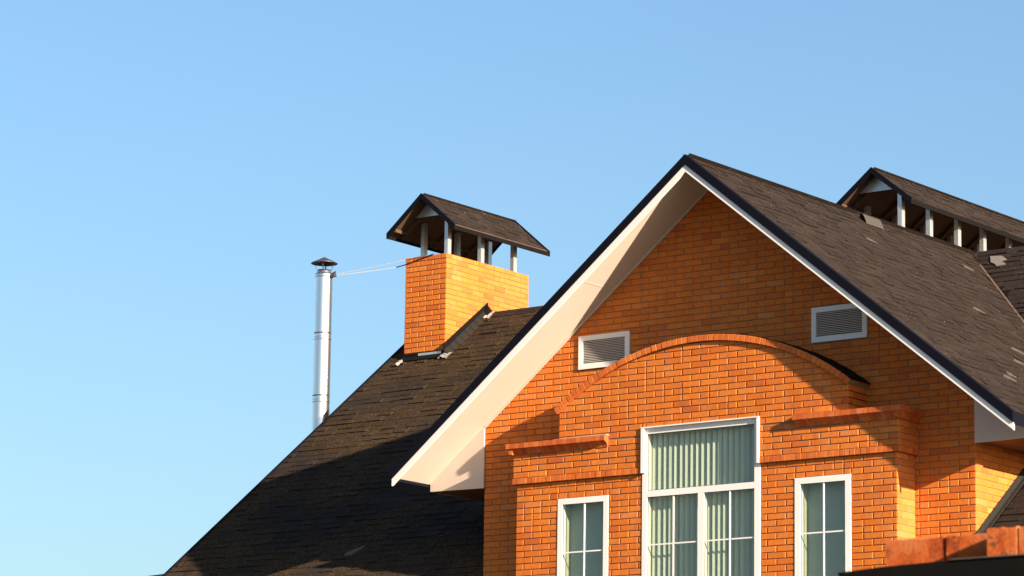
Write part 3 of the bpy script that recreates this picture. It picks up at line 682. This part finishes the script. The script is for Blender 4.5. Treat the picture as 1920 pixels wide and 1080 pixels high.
lathe('rain_cap', [(.001, zt+.215), (.06, zt+.185), (.195, zt+.120), (.197, zt+.112), (.19, zt+.114), (.06, zt+.165), (.001, zt+.19)], m_dsteel, smooth=False)
for a in (.5, 2.1, 3.7, 5.25):
    b = MB(); b.bar((.098*math.cos(a), .098*math.sin(a), zt+.005), (.158*math.cos(a), .158*math.sin(a), zt+.138), .018, .005); b.build('cap_strut', m_dsteel, flue)
b = MB(); b.box(.128, .215, -.03, .03, zt-.105, zt-.055); b.prism([(.128, zt-.05), (.22, zt-.02), (.22, zt-.09), (.128, zt-.13)], -.004, .004); b.build('bracket', m_dsteel, flue)
def wire(name, pts, r_, m_, label, cat):
    b = MB()
    for p, q in zip(pts[:-1], pts[1:]): b.tube(p, q, r_, 6)
    return tag(b.build(name, m_), label, cat)
def sag(p, q, d, n=10): return [tuple(p[i]+(q[i]-p[i])*k/n-(d*4*k/n*(1-k/n) if i == 2 else 0) for i in range(3)) for k in range(n+1)]
A_ = (PX+.21, PY, zt-.065)
wire('stay_wire', sag(A_, (CX0, CY0-.006, 3.613), .012)+[(-5.04, CY0-.012, 3.64)], .0035, m_wire, 'upper pale stay wire running from the steel flue to the chimney top', 'wire')
wire('stay_wire', sag((A_[0], A_[1], A_[2]-.02), (-5.585, CY0-.012, 3.518), .006), .0035, m_wire, 'lower pale stay wire between the steel flue and a dark rope', 'wire')
wire('tie_rope', [(-5.595, CY0-.012, 3.517), (-5.435, CY0-.012, 3.535), (-5.18, CY0-.012, 3.59), (-4.90, CY0-.012, 3.642)], .008, m_cable, 'short dark rope tied across the front of the brick chimney top', 'rope')
wire('overhead_cable', sag((XL-.02, .47, zm(.47)+.01), (-16, 8.43, -.2), .06), .013, m_cable, 'thin dark overhead cable meeting the roof edge at lower left', 'cable')

# ------------------------------------------------------------------ outbuilding with bricks on its roof edge, near right
FY = -23.282; TZ = -5.274
gar = tag(empty('outbuilding', (19.5, FY, 0)), 'low outbuilding at lower right, only its black felt roof edge showing', 'outbuilding')
def gpart(b, name, m_):
    o = b.build(name, m_); o.parent = gar; o.matrix_parent_inverse = Matrix.Translation((-19.5, -FY, 0)); return o
gpart(MB().box(19.75, 24.0, FY+.1, FY+4.6, -ZO, TZ-.14), 'wall', m_concrete)
gpart(MB().prism([(19.50, TZ-.020), (19.70, TZ-.008), (19.9, TZ-.003), (20.03, TZ), (24.3, TZ), (24.3, TZ-.13), (19.54, TZ-.13)], FY-.20, FY+4.8), 'roof_slab', m_felt)
gpart(MB().prism([(20.0, TZ+.0005), (24.3, TZ+.0005), (24.3, TZ+.005), (20.02, TZ+.005)], FY-.207, FY-.14), 'felt_edge', m_patch)
def loose(x0, x1, y0, y1, z1, rz, label, seed):
    rg = random.Random(seed); L, h, d = x1-x0, z1-TZ, y1-y0
    n = 6; V = []; F = []
    P = [(u, v) for v in (0, 1) for u in [i/n for i in range(n+1)]]
    poly = [(L*i/n, rg.uniform(-.003, .003)*(0 < i < n)) for i in range(n+1)]+[(L*(1-i/n), h+rg.uniform(-.004, .002)) for i in range(n+1)]
    q = [(.97*u+.03*L/2, .94*v+.06*h/2) for u, v in poly]; k = len(poly)
    V = [(u-L/2, -d/2, v) for u, v in q]+[(u-L/2, -d/2+.006, v) for u, v in poly]+[(u-L/2, d/2, v) for u, v in poly]
    F = [tuple(range(k))]+[(s_+(i+1) % k, s_+i, s_+k+i, s_+k+(i+1) % k) for s_ in (0, k) for i in range(k)]+[tuple(range(2*k, 3*k))[::-1]]
    o = link('loose_brick', mesh('loose_brick', V, F, m_terra), None, ((x0+x1)/2, (y0+y1)/2, TZ+.003+ZO), (0, 0, R(rz)))
    tag(o, label, 'brick', 'old bricks standing on the felt roof edge')
loose(19.597, 19.862, FY, FY+.065, -5.153, 1, 'weathered terracotta brick at the free left end of the row on the felt roof', 1)
loose(19.870, 20.128, FY, FY+.065, -5.153, 1, 'terracotta brick half in shadow, second from the left on the felt roof', 2)
loose(20.118, 20.250, FY-.12, FY-.003, -5.153, 0, 'short sunlit terracotta brick standing forward of the row on the felt roof', 3)
loose(20.254, 20.52, FY-.12, FY-.003, -5.153, 0, 'terracotta brick cut off by the right edge of the picture', 4)
for mb_, mm_, par_ in MASS.values():               # bricks past the limit: one mass per wall
    if mb_.V: mb_.build('brick_mass', mm_, par_, kind='stuff')
